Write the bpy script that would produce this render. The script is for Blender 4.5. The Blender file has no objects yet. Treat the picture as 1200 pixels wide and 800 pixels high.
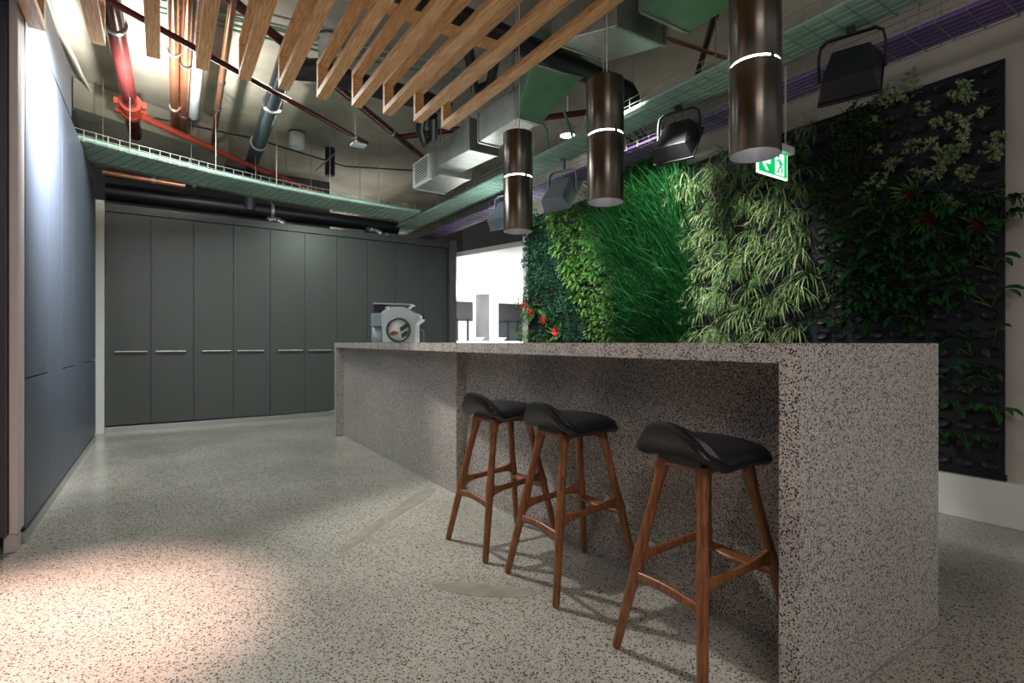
import bpy, bmesh, math, random
from mathutils import Vector, Matrix, Euler
random.seed(7)
PI = math.pi
sc = bpy.context.scene
COL = sc.collection

# ------------------------------------------------------------------ camera
EYE = 1.1
FPX = 623.0
YAW = math.atan(410 / FPX)
cam_d = bpy.data.cameras.new('camera')
cam_d.sensor_width = 36
cam_d.lens = 36 * FPX / 1200
cam_d.shift_y = 1 / 1200
cam_d.clip_start = 0.05
cam = bpy.data.objects.new('camera', cam_d)
cam.location = (0, 0, EYE)
cam.rotation_euler = (PI / 2, 0, -YAW)
COL.objects.link(cam)
sc.camera = cam

# ------------------------------------------------------------------ light
sc.view_settings.view_transform = 'Standard'
sc.view_settings.look = 'None'
sc.view_settings.gamma = 1
sc.view_settings.use_curve_mapping = False
sc.view_settings.exposure = 0.36
w = bpy.data.worlds.new('world')
sc.world = w
w.use_nodes = True
w.node_tree.nodes['Background'].inputs[0].default_value = (0.80, 0.86, 0.90, 1)
w.node_tree.nodes['Background'].inputs[1].default_value = 0.31


def aim(o, target):
    d = Vector(target) - o.location
    o.rotation_euler = d.to_track_quat('-Z', 'Y').to_euler()


def light(name, kind, loc, target, power, color=(1, 1, 1), size=0.3, size_y=None, angle=60, blend=0.5):
    d = bpy.data.lights.new(name, kind)
    d.energy = power
    d.color = color
    if kind == 'AREA':
        d.size = size
        if size_y:
            d.shape = 'RECTANGLE'
            d.size_y = size_y
    else:
        d.shadow_soft_size = size
    if kind == 'SPOT':
        d.spot_size = math.radians(angle)
        d.spot_blend = blend
    o = bpy.data.objects.new(name, d)
    o.location = loc
    COL.objects.link(o)
    aim(o, target)
    return o


light('ceiling_fill_light', 'AREA', (0.6, 5.9, 3.55), (0.7, 5.9, 0), 62, (0.92, 1.0, 0.94), 1.4, 1.0)  # fill added under the ceiling to brighten the enclosed room, no fixture
light('rear_fill_light', 'AREA', (-0.2, -1.2, 3.0), (1.8, 2.4, 0.4), 62, (1.0, 0.93, 0.90), 2.0, 1.2)  # unseen fill added behind the camera
light('stool_spot', 'SPOT', (0.85, 4.05, 2.84), (1.8, 2.2, 0.25), 185, (1.0, 0.97, 0.9), 0.05, angle=70, blend=0.6)
light('floor_spot', 'SPOT', (-0.45, 2.55, 2.75), (-0.44, 2.66, 0), 900, (1.0, 0.66, 0.58), 0.05, angle=42, blend=1.0)
light('left_wall_spot', 'SPOT', (-0.12, 4.2, 2.95), (-0.63, 4.45, 2.6), 900, (0.97, 0.98, 1.0), 0.05, angle=105, blend=1.0)
light('ceiling_uplight', 'SPOT', (-0.05, 5.9, 3.12), (0.0, 6.0, 3.95), 260, (1.0, 0.99, 0.93), 0.06, angle=150, blend=0.9)
light('cabinet_wash_light', 'SPOT', (2.2, 5.6, 3.2), (1.9, 8.1, 1.3), 88, (0.88, 1.0, 0.90), 0.2, angle=95, blend=1)
light('duct_area_light', 'AREA', (3.4, 5.6, 2.6), (3.3, 5.6, 4), 5, (0.9, 1.0, 0.97), 0.5, 1.5)
light('grass_spot', 'SPOT', (2.9, 3.0, 3.05), (4.25, 3.7, 2.0), 200, (0.95, 1.0, 0.92), 0.08, angle=74, blend=0.8)
light('spider_plant_spot', 'SPOT', (3.0, 2.6, 2.8), (4.25, 2.65, 1.4), 125, (1.0, 1.0, 0.9), 0.08, angle=56, blend=0.9)
light('far_plant_spot', 'SPOT', (2.9, 4.75, 2.35), (4.25, 5.25, 1.7), 130, (0.95, 1.0, 0.97), 0.08, angle=90, blend=0.8)
_lu = light('lobby_fill_light', 'AREA', (8.0, 12.5, 0.75), (8.0, 12.5, 3), 1300, (1, 1, 1), 6.0, 7.0)  # added fill hidden behind the counter, whitens the lobby soffit
_lu.data.spread = math.radians(120)


# ------------------------------------------------------------------ helpers
def pl(u, v, ax, val):
    """point of the place seen at photo position (u, v) on the plane coordinate[ax] = val"""
    r = (u - 600) / FPX
    d = (math.sin(YAW) + math.cos(YAW) * r, math.cos(YAW) - math.sin(YAW) * r, (401 - v) / FPX)
    o = (0, 0, EYE)
    t = (val - o[ax]) / d[ax]
    return Vector([o[i] + t * d[i] for i in range(3)])


def proj(x, y, z):
    d = x * math.sin(YAW) + y * math.cos(YAW)
    r = x * math.cos(YAW) - y * math.sin(YAW)
    return 600 + FPX * r / d, 401 - FPX * (z - EYE) / d


def tag(o, label=None, cat=None, group=None, kind=None):
    if label: o['label'] = label
    if cat: o['category'] = cat
    if group: o['group'] = group
    if kind: o['kind'] = kind
    return o


def empty(name, loc=(0, 0, 0), rz=0.0):
    o = bpy.data.objects.new(name, None)
    o.empty_display_size = 0.1
    o.location = loc
    o.rotation_euler = (0, 0, rz)
    COL.objects.link(o)
    return o


def copy_tree(o, parent=None):
    c = o.copy()
    COL.objects.link(c)
    if parent: c.parent = parent
    for ch in list(o.children): copy_tree(ch, c)
    return c


def nth(k):
    words = ['first', 'second', 'third', 'fourth', 'fifth', 'sixth', 'seventh', 'eighth', 'ninth', 'tenth', 'eleventh', 'twelfth']
    if k < 12: return words[k]
    e = k + 1
    return '%d%s' % (e, 'th' if 10 <= e % 100 <= 20 else {1: 'st', 2: 'nd', 3: 'rd'}.get(e % 10, 'th'))


class MB:
    def __init__(s):
        s.v = []; s.f = []; s.mi = []; s.smooth = []

    def add(s, vs, fs, mi=0, smooth=False):
        n = len(s.v)
        s.v += [tuple(p) for p in vs]
        s.f += [tuple(i + n for i in f) for f in fs]
        s.mi += [mi] * len(fs)
        s.smooth += [smooth] * len(fs)
        return s

    def box(s, x0, x1, y0, y1, z0, z1, mi=0):
        return s.hexa([(x0, y0, z0), (x1, y0, z0), (x1, y1, z0), (x0, y1, z0), (x0, y0, z1), (x1, y0, z1), (x1, y1, z1), (x0, y1, z1)], mi)

    def hexa(s, p, mi=0):
        return s.add(p, [(0, 3, 2, 1), (4, 5, 6, 7), (0, 1, 5, 4), (1, 2, 6, 5), (2, 3, 7, 6), (3, 0, 4, 7)], mi)

    def prism(s, pts, mapf, t0, t1, mi=0):
        n = len(pts)
        vs = [mapf(a, b, t0) for a, b in pts] + [mapf(a, b, t1) for a, b in pts]
        fs = [tuple(range(n))[::-1], tuple(range(n, 2 * n))] + [(i, (i + 1) % n, (i + 1) % n + n, i + n) for i in range(n)]
        return s.add(vs, fs, mi)

    def tube(s, pts, r, n=10, mi=0, cap=True, sq=None, smooth=True, up=None):
        pts = [Vector(p) for p in pts]
        rs = r if isinstance(r, list) else [r] * len(pts)
        rings = []
        a = None
        for i, p in enumerate(pts):
            t = (pts[min(i + 1, len(pts) - 1)] - pts[max(i - 1, 0)]).normalized()
            if a is None:
                u0 = Vector(up) if up else (Vector((0, 0, 1)) if abs(t.z) < 0.9 else Vector((1, 0, 0)))
                a = (u0 - t * u0.dot(t)).normalized()
            else:
                a = (a - t * a.dot(t)).normalized()
            b = t.cross(a)
            rr = rs[i]
            ra, rb = rr if isinstance(rr, (list, tuple)) else (rr, rr)
            ring = []
            for k in range(n):
                th = 2 * PI * (k + 0.5) / n
                c, d = math.cos(th), math.sin(th)
                if sq:
                    e = 2 / sq
                    c = math.copysign(abs(c) ** e, c); d = math.copysign(abs(d) ** e, d)
                ring.append(p + a * (c * ra) + b * (d * rb))
            rings.append(ring)
        vs = [q for ring in rings for q in ring]
        fs = []
        for i in range(len(pts) - 1):
            for k in range(n):
                k2 = (k + 1) % n
                fs.append((i * n + k, i * n + k2, (i + 1) * n + k2, (i + 1) * n + k))
        s.add(vs, fs, mi, smooth)
        if cap:
            s.add(rings[0], [tuple(range(n))[::-1]], mi)
            s.add(rings[-1], [tuple(range(n))], mi)
        return s

    def lathe(s, prof, c=(0, 0, 0), n=32, mi=0, smooth=True, M=None):
        vs = []
        for r, z in prof:
            for k in range(n):
                th = 2 * PI * k / n
                p = Vector((r * math.cos(th), r * math.sin(th), z))
                if M: p = M @ p
                vs.append(p + Vector(c))
        fs = []
        for i in range(len(prof) - 1):
            for k in range(n):
                k2 = (k + 1) % n
                fs.append((i * n + k, i * n + k2, (i + 1) * n + k2, (i + 1) * n + k))
        return s.add(vs, fs, mi, smooth)

    def build(s, name, mats, parent=None, bevel=0, seg=2):
        me = bpy.data.meshes.new(name)
        me.from_pydata(s.v, [], s.f)
        for m in (mats if isinstance(mats, (list, tuple)) else [mats]): me.materials.append(m)
        me.polygons.foreach_set('material_index', s.mi)
        me.polygons.foreach_set('use_smooth', s.smooth)
        me.update()
        o = bpy.data.objects.new(name, me)
        COL.objects.link(o)
        if parent: o.parent = parent
        if bevel:
            b = o.modifiers.new('bevel', 'BEVEL'); b.width = bevel; b.segments = seg; b.limit_method = 'ANGLE'
        return o


# ------------------------------------------------------------------ materials
def newmat(name):
    m = bpy.data.materials.new(name); m.use_nodes = True
    nt = m.node_tree
    return m, nt, nt.nodes['Principled BSDF']


def setp(b, color=None, rough=0.5, metal=0.0, spec=None):
    if color is not None: b.inputs['Base Color'].default_value = (*color, 1)
    b.inputs['Roughness'].default_value = rough
    b.inputs['Metallic'].default_value = metal
    if spec is not None: b.inputs['Specular IOR Level'].default_value = spec


def plain(name, color, rough=0.5, metal=0.0, var=0.12, scale=6.0, bump=0.0, stretch=None, spec=None):
    m, nt, b = newmat(name)
    setp(b, color, rough, metal, spec)
    tc = nt.nodes.new('ShaderNodeTexCoord'); mp = nt.nodes.new('ShaderNodeMapping')
    if stretch: mp.inputs['Scale'].default_value = stretch
    nz = nt.nodes.new('ShaderNodeTexNoise'); nz.inputs['Scale'].default_value = scale; nz.inputs['Detail'].default_value = 5
    nt.links.new(tc.outputs['Object'], mp.inputs[0]); nt.links.new(mp.outputs[0], nz.inputs['Vector'])
    cr = nt.nodes.new('ShaderNodeValToRGB')
    cr.color_ramp.elements[0].position = 0.3; cr.color_ramp.elements[1].position = 0.7
    cr.color_ramp.elements[0].color = (*[c * (1 - var) for c in color], 1)
    cr.color_ramp.elements[1].color = (*[min(1, c * (1 + var)) for c in color], 1)
    nt.links.new(nz.outputs[0], cr.inputs[0]); nt.links.new(cr.outputs[0], b.inputs['Base Color'])
    if bump:
        bp = nt.nodes.new('ShaderNodeBump'); bp.inputs['Strength'].default_value = bump; bp.inputs['Distance'].default_value = 0.01
        nt.links.new(nz.outputs[0], bp.inputs['Height']); nt.links.new(bp.outputs[0], b.inputs['Normal'])
    return m


def emit(name, color, strength):
    m, nt, b = newmat(name)
    setp(b, color, 0.5)
    b.inputs['Emission Color'].default_value = (*color, 1)
    b.inputs['Emission Strength'].default_value = strength
    return m


def terrazzo(name, base, dark, light_c, scale, dark_share, light_share, rough, chip=0.42, stain=0.0):
    m, nt, b = newmat(name)
    setp(b, base, rough)
    N = nt.nodes.new; L = nt.links.new
    tc = N('ShaderNodeTexCoord')
    dn = N('ShaderNodeTexNoise'); dn.inputs['Scale'].default_value = scale * 0.9; dn.inputs['Detail'].default_value = 1
    L(tc.outputs['Object'], dn.inputs['Vector'])
    mx = N('ShaderNodeMix'); mx.data_type = 'VECTOR'; mx.inputs[0].default_value = 0.55 / scale
    L(tc.outputs['Object'], mx.inputs[4]); L(dn.outputs['Color'], mx.inputs[5])
    col = None
    last = None

    def layer(sc_, share, colr, prev, off, ch):
        vo = N('ShaderNodeTexVoronoi'); vo.inputs['Scale'].default_value = sc_
        mp = N('ShaderNodeMapping'); mp.inputs['Location'].default_value = (off, off * 1.7, off * 0.6)
        L(mx.outputs[1], mp.inputs[0]); L(mp.outputs[0], vo.inputs['Vector'])
        sp = N('ShaderNodeSeparateColor'); L(vo.outputs['Color'], sp.inputs[0])
        g1 = N('ShaderNodeMath'); g1.operation = 'LESS_THAN'; g1.inputs[1].default_value = share
        L(sp.outputs[0], g1.inputs[0])
        # chip radius varies with the stone
        rr = N('ShaderNodeMath'); rr.operation = 'MULTIPLY_ADD'; rr.inputs[1].default_value = ch * 0.6; rr.inputs[2].default_value = ch * 0.5
        L(sp.outputs[1], rr.inputs[0])
        g2 = N('ShaderNodeMath'); g2.operation = 'LESS_THAN'
        L(vo.outputs['Distance'], g2.inputs[0]); L(rr.outputs[0], g2.inputs[1])
        mu = N('ShaderNodeMath'); mu.operation = 'MULTIPLY'; L(g1.outputs[0], mu.inputs[0]); L(g2.outputs[0], mu.inputs[1])
        mc = N('ShaderNodeMix'); mc.data_type = 'RGBA'
        L(mu.outputs[0], mc.inputs[0]); mc.inputs[7].default_value = (*colr, 1)
        L(prev, mc.inputs[6])
        return mc.outputs[2]
    nz = N('ShaderNodeTexNoise'); nz.inputs['Scale'].default_value = 1.3; nz.inputs['Detail'].default_value = 6
    L(tc.outputs['Object'], nz.inputs['Vector'])
    cr = N('ShaderNodeValToRGB')
    cr.color_ramp.elements[0].position = 0.35; cr.color_ramp.elements[1].position = 0.68
    k = 0.1 + stain
    cr.color_ramp.elements[0].color = (*[c * (1 - k) for c in base], 1)
    cr.color_ramp.elements[1].color = (*[c * (1 + k) for c in base], 1)
    L(nz.outputs[0], cr.inputs[0])
    c = cr.outputs[0]
    c = layer(scale * 1.3, light_share, light_c, c, 3.1, chip * 1.1)
    c = layer(scale, dark_share, dark, c, 0.0, chip)
    c = layer(scale * 1.9, dark_share * 0.8, [q * 1.4 for q in dark], c, 7.7, chip)
    L(c, b.inputs['Base Color'])
    return m


def wood(name, c1, c2, rough=0.4, scale=(1, 1, 1), bands=30.0):
    m, nt, b = newmat(name)
    setp(b, c1, rough)
    N = nt.nodes.new; L = nt.links.new
    tc = N('ShaderNodeTexCoord'); mp = N('ShaderNodeMapping'); mp.inputs['Scale'].default_value = scale
    nz = N('ShaderNodeTexNoise'); nz.inputs['Scale'].default_value = bands; nz.inputs['Detail'].default_value = 4; nz.inputs['Distortion'].default_value = 0.4
    L(tc.outputs['Object'], mp.inputs[0]); L(mp.outputs[0], nz.inputs['Vector'])
    cr = N('ShaderNodeValToRGB'); cr.color_ramp.elements[0].position = 0.35; cr.color_ramp.elements[1].position = 0.65
    cr.color_ramp.elements[0].color = (*c1, 1); cr.color_ramp.elements[1].color = (*c2, 1)
    L(nz.outputs[0], cr.inputs[0]); L(cr.outputs[0], b.inputs['Base Color'])
    return m


def leafmat(name, c1, c2, rough=0.42):
    m, nt, b = newmat(name)
    setp(b, c1, rough, 0, 0.4)
    N = nt.nodes.new; L = nt.links.new
    oi = N('ShaderNodeObjectInfo'); tc = N('ShaderNodeTexCoord')
    nz = N('ShaderNodeTexNoise'); nz.inputs['Scale'].default_value = 22; nz.inputs['Detail'].default_value = 2
    L(tc.outputs['Object'], nz.inputs['Vector'])
    ad = N('ShaderNodeMath'); ad.operation = 'MULTIPLY_ADD'; ad.inputs[1].default_value = 0.5
    L(oi.outputs['Random'], ad.inputs[0])
    ml = N('ShaderNodeMath'); ml.operation = 'MULTIPLY_ADD'; ml.inputs[1].default_value = 1.6; ml.inputs[2].default_value = -0.55
    L(nz.outputs[0], ml.inputs[0]); L(ml.outputs[0], ad.inputs[2])
    cr = N('ShaderNodeValToRGB'); cr.color_ramp.elements[0].position = 0.05; cr.color_ramp.elements[1].position = 0.9
    cr.color_ramp.elements[0].color = (*c1, 1); cr.color_ramp.elements[1].color = (*c2, 1)
    L(ad.outputs[0], cr.inputs[0]); L(cr.outputs[0], b.inputs['Base Color'])
    b.inputs['Transmission Weight'].default_value = 0.0
    tr = N('ShaderNodeBsdfTranslucent'); L(cr.outputs[0], tr.inputs[0])
    ms = N('ShaderNodeMixShader'); ms.inputs[0].default_value = 0.22
    L(b.outputs[0], ms.inputs[1]); L(tr.outputs[0], ms.inputs[2])
    L(ms.outputs[0], nt.nodes['Material Output'].inputs[0])
    return m


M = {}
M['floor'] = terrazzo('polished_concrete', (0.43, 0.415, 0.365), (0.058, 0.056, 0.052), (0.52, 0.50, 0.44), 100, 0.74, 0.25, 0.20, 0.42, stain=0.07)
M['counter'] = terrazzo('counter_terrazzo', (0.50, 0.462, 0.425), (0.028, 0.027, 0.026), (0.70, 0.67, 0.62), 150, 0.64, 0.5, 0.25, 0.48)
M['concrete'] = plain('ceiling_concrete', (0.33, 0.30, 0.24), 0.85, var=0.28, scale=1.6, bump=0.15)
M['plaster'] = plain('warm_plaster', (0.50, 0.46, 0.41), 0.8, var=0.04, scale=2)
M['white'] = plain('white_paint', (0.75, 0.77, 0.74), 0.5, var=0.03)
M['soffit'] = plain('white_soffit', (0.9, 0.9, 0.9), 0.7, var=0.02)
M['cabinet'] = plain('grey_laminate', (0.078, 0.085, 0.083), 0.38, var=0.05, scale=2)
M['cab_dark'] = plain('dark_carcass', (0.02, 0.022, 0.022), 0.6)
M['charcoal'] = plain('charcoal_bulkhead', (0.12, 0.115, 0.12), 0.6, var=0.05)
M['leftwall'] = plain('blue_grey_ribbed_panel', (0.088, 0.108, 0.145), 0.42, var=0.14, scale=9, stretch=(1, 60, 1.2))
M['leftdark'] = plain('dark_plum_panel', (0.055, 0.045, 0.055), 0.5, var=0.1)
M['alu'] = plain('brushed_aluminium', (0.55, 0.57, 0.56), 0.35, 0.9, var=0.06, scale=20)
M['jamb'] = plain('pale_jamb', (0.62, 0.55, 0.56), 0.5, var=0.03)
M['galv'] = plain('galvanised_steel', (0.50, 0.52, 0.50), 0.36, 0.85, var=0.14, scale=9)
M['galvgreen'] = plain('green_reflection_and_pipe', (0.22, 0.42, 0.30), 0.4, 0.6, var=0.12, scale=7)  # green reflected on the duct underside is put into this colour, pipes share it
M['wire'] = plain('zinc_wire', (0.40, 0.41, 0.38), 0.4, 0.7, var=0.05)
M['mint'] = plain('mint_cable', (0.38, 0.64, 0.53), 0.5, var=0.12, scale=3)
M['purple'] = plain('purple_cable', (0.16, 0.075, 0.34), 0.4, var=0.12, scale=3)
M['redpipe'] = plain('red_painted_pipe', (0.10, 0.019, 0.019), 0.22, 0.25, var=0.15)
M['redclamp'] = plain('red_coupling', (0.45, 0.06, 0.035), 0.4, var=0.15)
M['copper'] = plain('copper_pipe', (0.56, 0.26, 0.15), 0.28, 0.9, var=0.15)
M['greypipe'] = plain('grey_pipe', (0.30, 0.33, 0.35), 0.35, 0.3)
M['bluepipe'] = plain('steel_blue_pipe', (0.06, 0.07, 0.085), 0.35, 0.4)
M['black'] = plain('black_insulation', (0.012, 0.012, 0.016), 0.4, var=0.3)
M['blackplastic'] = plain('black_plastic', (0.018, 0.018, 0.022), 0.45, var=0.15)
M['floodgrey'] = plain('grey_flood_housing', (0.22, 0.25, 0.29), 0.4, 0.3)
M['pendant'] = plain('bronze_metal', (0.20, 0.18, 0.155), 0.20, 1.0, var=0.08, scale=4, stretch=(30, 30, 0.5))
_pb = M['pendant'].node_tree
_pp = _pb.nodes['Principled BSDF']
_pp.inputs['Anisotropic'].default_value = 0.93
_pp.inputs['Roughness'].default_value = 0.34
_pp.inputs['Anisotropic Rotation'].default_value = 0.25
_tg = _pb.nodes.new('ShaderNodeTangent'); _tg.direction_type = 'RADIAL'; _tg.axis = 'Z'
_pb.links.new(_tg.outputs[0], _pp.inputs['Tangent'])
M['pendant_in'] = plain('pendant_lining', (0.55, 0.55, 0.57), 0.3, 0.6)
M['ringglow'] = emit('ring_glow', (1, 0.98, 0.94), 14)
M['rope'] = plain('suspension_cord', (0.6, 0.6, 0.6), 0.5)
M['lvl'] = wood('laminated_timber', (0.60, 0.26, 0.07), (0.95, 0.62, 0.30), 0.5, (9, 0.35, 5), 22)
M['teak'] = wood('oiled_teak', (0.155, 0.052, 0.018), (0.30, 0.118, 0.045), 0.33, (5, 5, 0.5), 16)
M['leather'] = plain('black_leather', (0.011, 0.012, 0.016), 0.42, var=0.2, scale=200, bump=0.15)
M['panel'] = plain('black_planter_panel', (0.007, 0.007, 0.013), 0.6, var=0.15)
M['cup'] = plain('black_planter_cup', (0.006, 0.006, 0.010), 0.45)
M['signgreen'] = emit('exit_green', (0.0, 0.50, 0.12), 0.9)
M['signwhite'] = emit('exit_white', (0.9, 1.0, 0.95), 1.0)
M['bodywhite'] = plain('white_plastic', (0.72, 0.74, 0.72), 0.4, var=0.03)
M['machine'] = plain('silver_shell', (0.66, 0.72, 0.74), 0.3, 0.2, var=0.03)
M['machine_grey'] = plain('grey_shell', (0.36, 0.43, 0.46), 0.35, 0.3)
M['ringmetal'] = plain('bronze_ring', (0.10, 0.10, 0.08), 0.3, 0.7)
M['glassgreen'] = plain('dark_green_inset', (0.035, 0.085, 0.05), 0.15)
M['darkglass'] = plain('dark_glass', (0.05, 0.06, 0.065), 0.08)
M['brightglass'] = plain('bright_glass', (0.55, 0.62, 0.60), 0.1)
M['lobbydark'] = plain('lobby_charcoal', (0.035, 0.032, 0.036), 0.7)
M['lampglow'] = emit('lamp_glow', (1, 1, 1), 12)

# ------------------------------------------------------------------ setting
CZ = 3.95


def struct(name, mb, mat, bevel=0):
    return tag(mb.build(name, mat, bevel=bevel), kind='structure')


struct('floor', MB().box(-4, 16, -3, 22, -0.1, 0), M['floor'])
struct('ceiling', MB().box(-4, 16, -3, 22, CZ, CZ + 0.2), M['concrete'])
cb = MB()
cb.hexa([(-0.8, 7.35, 3.62), (0.75, 8.1, 3.62), (0.75, 9.7, 3.62), (-0.8, 9.7, 3.62), (-0.8, 7.35, CZ), (0.75, 8.1, CZ), (0.75, 9.7, CZ), (-0.8, 9.7, CZ)])
struct('trim_1', cb, M['concrete'], 0.01)

M['patch'] = plain('cement_patch', (0.30, 0.28, 0.235), 0.3, var=0.18, scale=12)
for n_, pts_ in (('floor_patch_1', [(398, 643), (404, 648), (428, 630), (452, 612), (448, 606), (424, 622)]),
                 ('floor_patch_2', [(452, 604), (458, 610), (500, 584), (512, 574), (505, 571), (478, 584)]),
                 ('floor_patch_3', [(505, 684), (540, 682), (600, 688), (640, 694), (612, 700), (560, 699), (520, 692)])):
    pp_ = [pl(u, v, 2, 0.0) for u, v in pts_]
    struct(n_, MB().prism([(p.x, p.y) for p in pp_], lambda a, b, t: (a, b, t), 0.0, 0.0012), M['patch'])

# left wall of tall blue-grey panels with fine seams and an aluminium skirting
lw = MB()
LX = -0.63
seams_y = [3.92, 4.62, 5.22, 5.85, 6.5, 7.05, 7.62]
seam_z = [0.95, 0.98, 0.9, 0.95, 0.9, 0.92]
zt = 2.95
for i in range(6):
    y0, y1 = seams_y[i] + 0.003, seams_y[i + 1] - 0.003
    zs = 0.90
    if i in (1, 3):
        lw.box(LX - 0.05, LX, y0, y1, 0.075, zt)
    else:
        lw.box(LX - 0.05, LX, y0, y1, 0.075, zs - 0.004)
        lw.box(LX - 0.05, LX, y0, y1, zs + 0.004, zt)
lw.box(LX - 0.12, LX - 0.052, 3.92, 7.62, 0, zt)
struct('wall_left', lw, M['leftwall'], 0.0015)
struct('baseboard_left', MB().box(LX - 0.05, LX + 0.006, 3.9, 7.62, 0.0, 0.06), M['alu'])
bh = MB().box(LX - 0.35, LX + 0.0, 2.4, 5.72, 2.965, 3.34)
struct('trim_2', bh, M['leftwall'], 0.004)
jm = MB().box(LX - 0.035, LX + 0.0, 3.74, 3.9, 0.1, 3.6)
jm.box(LX - 0.06, LX - 0.01, 3.76, 3.88, 0, 0.1)
struct('trim_3', jm, M['jamb'], 0.004)
dk = MB().box(LX - 0.16, LX - 0.038, 3.70, 3.76, 0.1, 2.75)
dk.box(LX - 0.16, LX - 0.12, 2.2, 3.69, 0.1, 2.65)
dl = tag(dk.build('door_1', M['leftdark'], bevel=0.004), kind='structure')
tag(MB().box(LX - 0.119, LX - 0.10, 2.3, 3.64, 0.02, 0.09).build('door_track', M['alu'], dl), 'pale metal bottom rail')
struct('wall_left_rear', MB().box(LX - 0.3, LX - 0.17, -3, 3.7, 0, CZ), M['leftdark'])
struct('wall_left_far', MB().box(LX - 0.3, LX - 0.13, 3.7, 9.6, 0, 3.0), M['leftdark'])
struct('trim_4', MB().box(-0.74, -0.585, 8.05, 8.2, 0, 2.81), M['white'], 0.003)
struct('wall_back', MB().box(-4, 2.5, 9.7, 9.85, 0, CZ), M['charcoal'])

# green wall: its plaster wall, low white plinth
wr = MB().box(4.26, 4.42, -1.5, 6.15, 0, 3.5)
struct('wall_right', wr, M['plaster'])
struct('trim_5', MB().box(4.19, 4.26, -1.5, 6.03, 0.0, 0.262), M['white'], 0.004)
struct('trim_6', MB().box(4.24, 4.43, 6.04, 6.17, 0.0, 2.95), M['white'], 0.004)

# lobby beyond
sf = MB().prism([(4.32, 8.34), (4.68, 6.82), (15.5, 6.6), (15.5, 21), (4.32, 21)], lambda a, b, t: (a, b, t), 2.6, 2.68)
struct('ceiling_lobby', sf, M['soffit'])
fs_ = MB().prism([(5.1, 6.95), (5.2, 6.81), (15.5, 6.6), (15.5, 6.8)], lambda a, b, t: (a, b, t), 2.685, 3.6)
fs_.prism([(4.9, 9.2), (5.0, 9.2), (5.3, 6.95), (5.15, 6.95)], lambda a, b, t: (a, b, t), 2.685, 3.3)
struct('trim_7', fs_, M['charcoal'])
struct('wall_far', MB().box(4, 16, 17.4, 17.6, 1.98, 2.6), M['lobbydark'])
fw = empty('glass_front', (0, 17.45, 0))
tag(fw, 'far glazed shopfront with dark frames under the charcoal bulkhead', 'window', kind='structure')
fw.name = 'window_1'
g = MB()
for x in (8.6, 9.05, 9.5, 9.95, 10.4, 10.85, 11.3, 11.75, 12.2, 12.65, 13.1):
    g.box(x - 0.035, x + 0.035, -0.05, 0.05, 0, 1.98)
g.box(8.6, 13.1, -0.05, 0.05, 1.9, 1.98); g.box(8.6, 13.1, -0.05, 0.05, 0, 0.1)
g.build('window_frame', M['blackplastic'], fw)
MB().box(8.6, 10.4, 0.0, 0.02, 0.1, 1.9).build('pane', M['brightglass'], fw)
MB().box(10.4, 13.1, 0.0, 0.02, 0.1, 1.9).build('pane', M['darkglass'], fw)


def lobby_col(name, u0, u1, Y, mat, label, round_=False, top=2.6):
    a, b = pl(u0, 390, 1, Y), pl(u1, 390, 1, Y)
    if round_:
        r = (b.x - a.x) / 2 * 0.9
        m = MB().lathe([(0.001, 0), (r, 0), (r, top), (0.001, top)], ((a.x + b.x) / 2, Y, 0), 40)
    else:
        m = MB().box(a.x, b.x, Y, Y + 0.06, 0, top)
    o = m.build(name, mat, bevel=0 if round_ else 0.005)
    return tag(o, label, 'column')


lobby_col('round_column', 557, 575, 14.5, M['lobbydark'], 'thick round charcoal column in the lobby behind the counter', True)
lobby_col('square_column', 575, 584, 13.2, M['white'], 'white square column in the lobby right of the round charcoal column')
lobby_col('slim_column', 555.3, 557.3, 14.0, M['white'], 'slim white column left of the round charcoal lobby column')

# ------------------------------------------------------------------ cabinets
CY = 8.15
cx = [-0.583 + 0.4646 * i for i in range(11)]
ordn = ['first', 'second', 'third', 'fourth', 'fifth', 'sixth', 'seventh', 'eighth', 'ninth', 'tenth', 'eleventh', 'twelfth']
for i in range(10):
    c = empty('tall_cabinet', (cx[i], CY, 0))
    tag(c, 'tall grey flush cabinet, %s along the far row from the white strip' % ordn[i], 'cabinet', 'tall grey cabinets along the back wall')
    x1 = 0.4646
    MB().box(0.0, x1, 0.022, 0.6, 0.075, 2.70).build('body', M['cab_dark'], c)
    dz = 0.0 if i < 5 else 0.006
    d = MB().box(0.0025, x1 - 0.0025, 0 + dz, 0.02 + dz, 0.08, 2.695).build('door', M['cabinet'], c, bevel=0.0015)
    if i < 8:
        l0 = 0.10 if i % 2 == 0 else 0.05
        h = MB().tube([(l0, -0.028, 0.985), (l0 + 0.33, -0.028, 0.985)], (0.009, 0.012), 12, sq=4)
        for q in (0.02, 0.31): h.tube([(l0 + q, -0.026, 0.985), (l0 + q, 0.004, 0.985)], 0.006, 8)
        h.build('handle', M['alu'], d)
bk = empty('cabinet_bulkhead', (0, CY, 0))
tag(bk, 'long grey bulkhead capping the row of tall grey cabinets', 'bulkhead')
MB().box(cx[0], 4.07, -0.012, 0.6, 2.703, 2.80).build('fascia', M['cabinet'], bk, bevel=0.002)
ep = tag(MB().box(4.07, 4.2, CY - 0.05, CY + 0.6, 0, 2.83).build('end_panel_post', M['charcoal'], bevel=0.004), 'dark vertical end post closing the cabinet row beside the bright lobby', 'panel')
kk = MB().box(cx[0], 4.07, CY - 0.008, CY + 0.02, 0.0, 0.06)
tag(kk.build('cabinet_kickboard', M['alu'], bevel=0.002), 'pale metal kickboard under the row of tall grey cabinets', 'kickboard')

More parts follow.
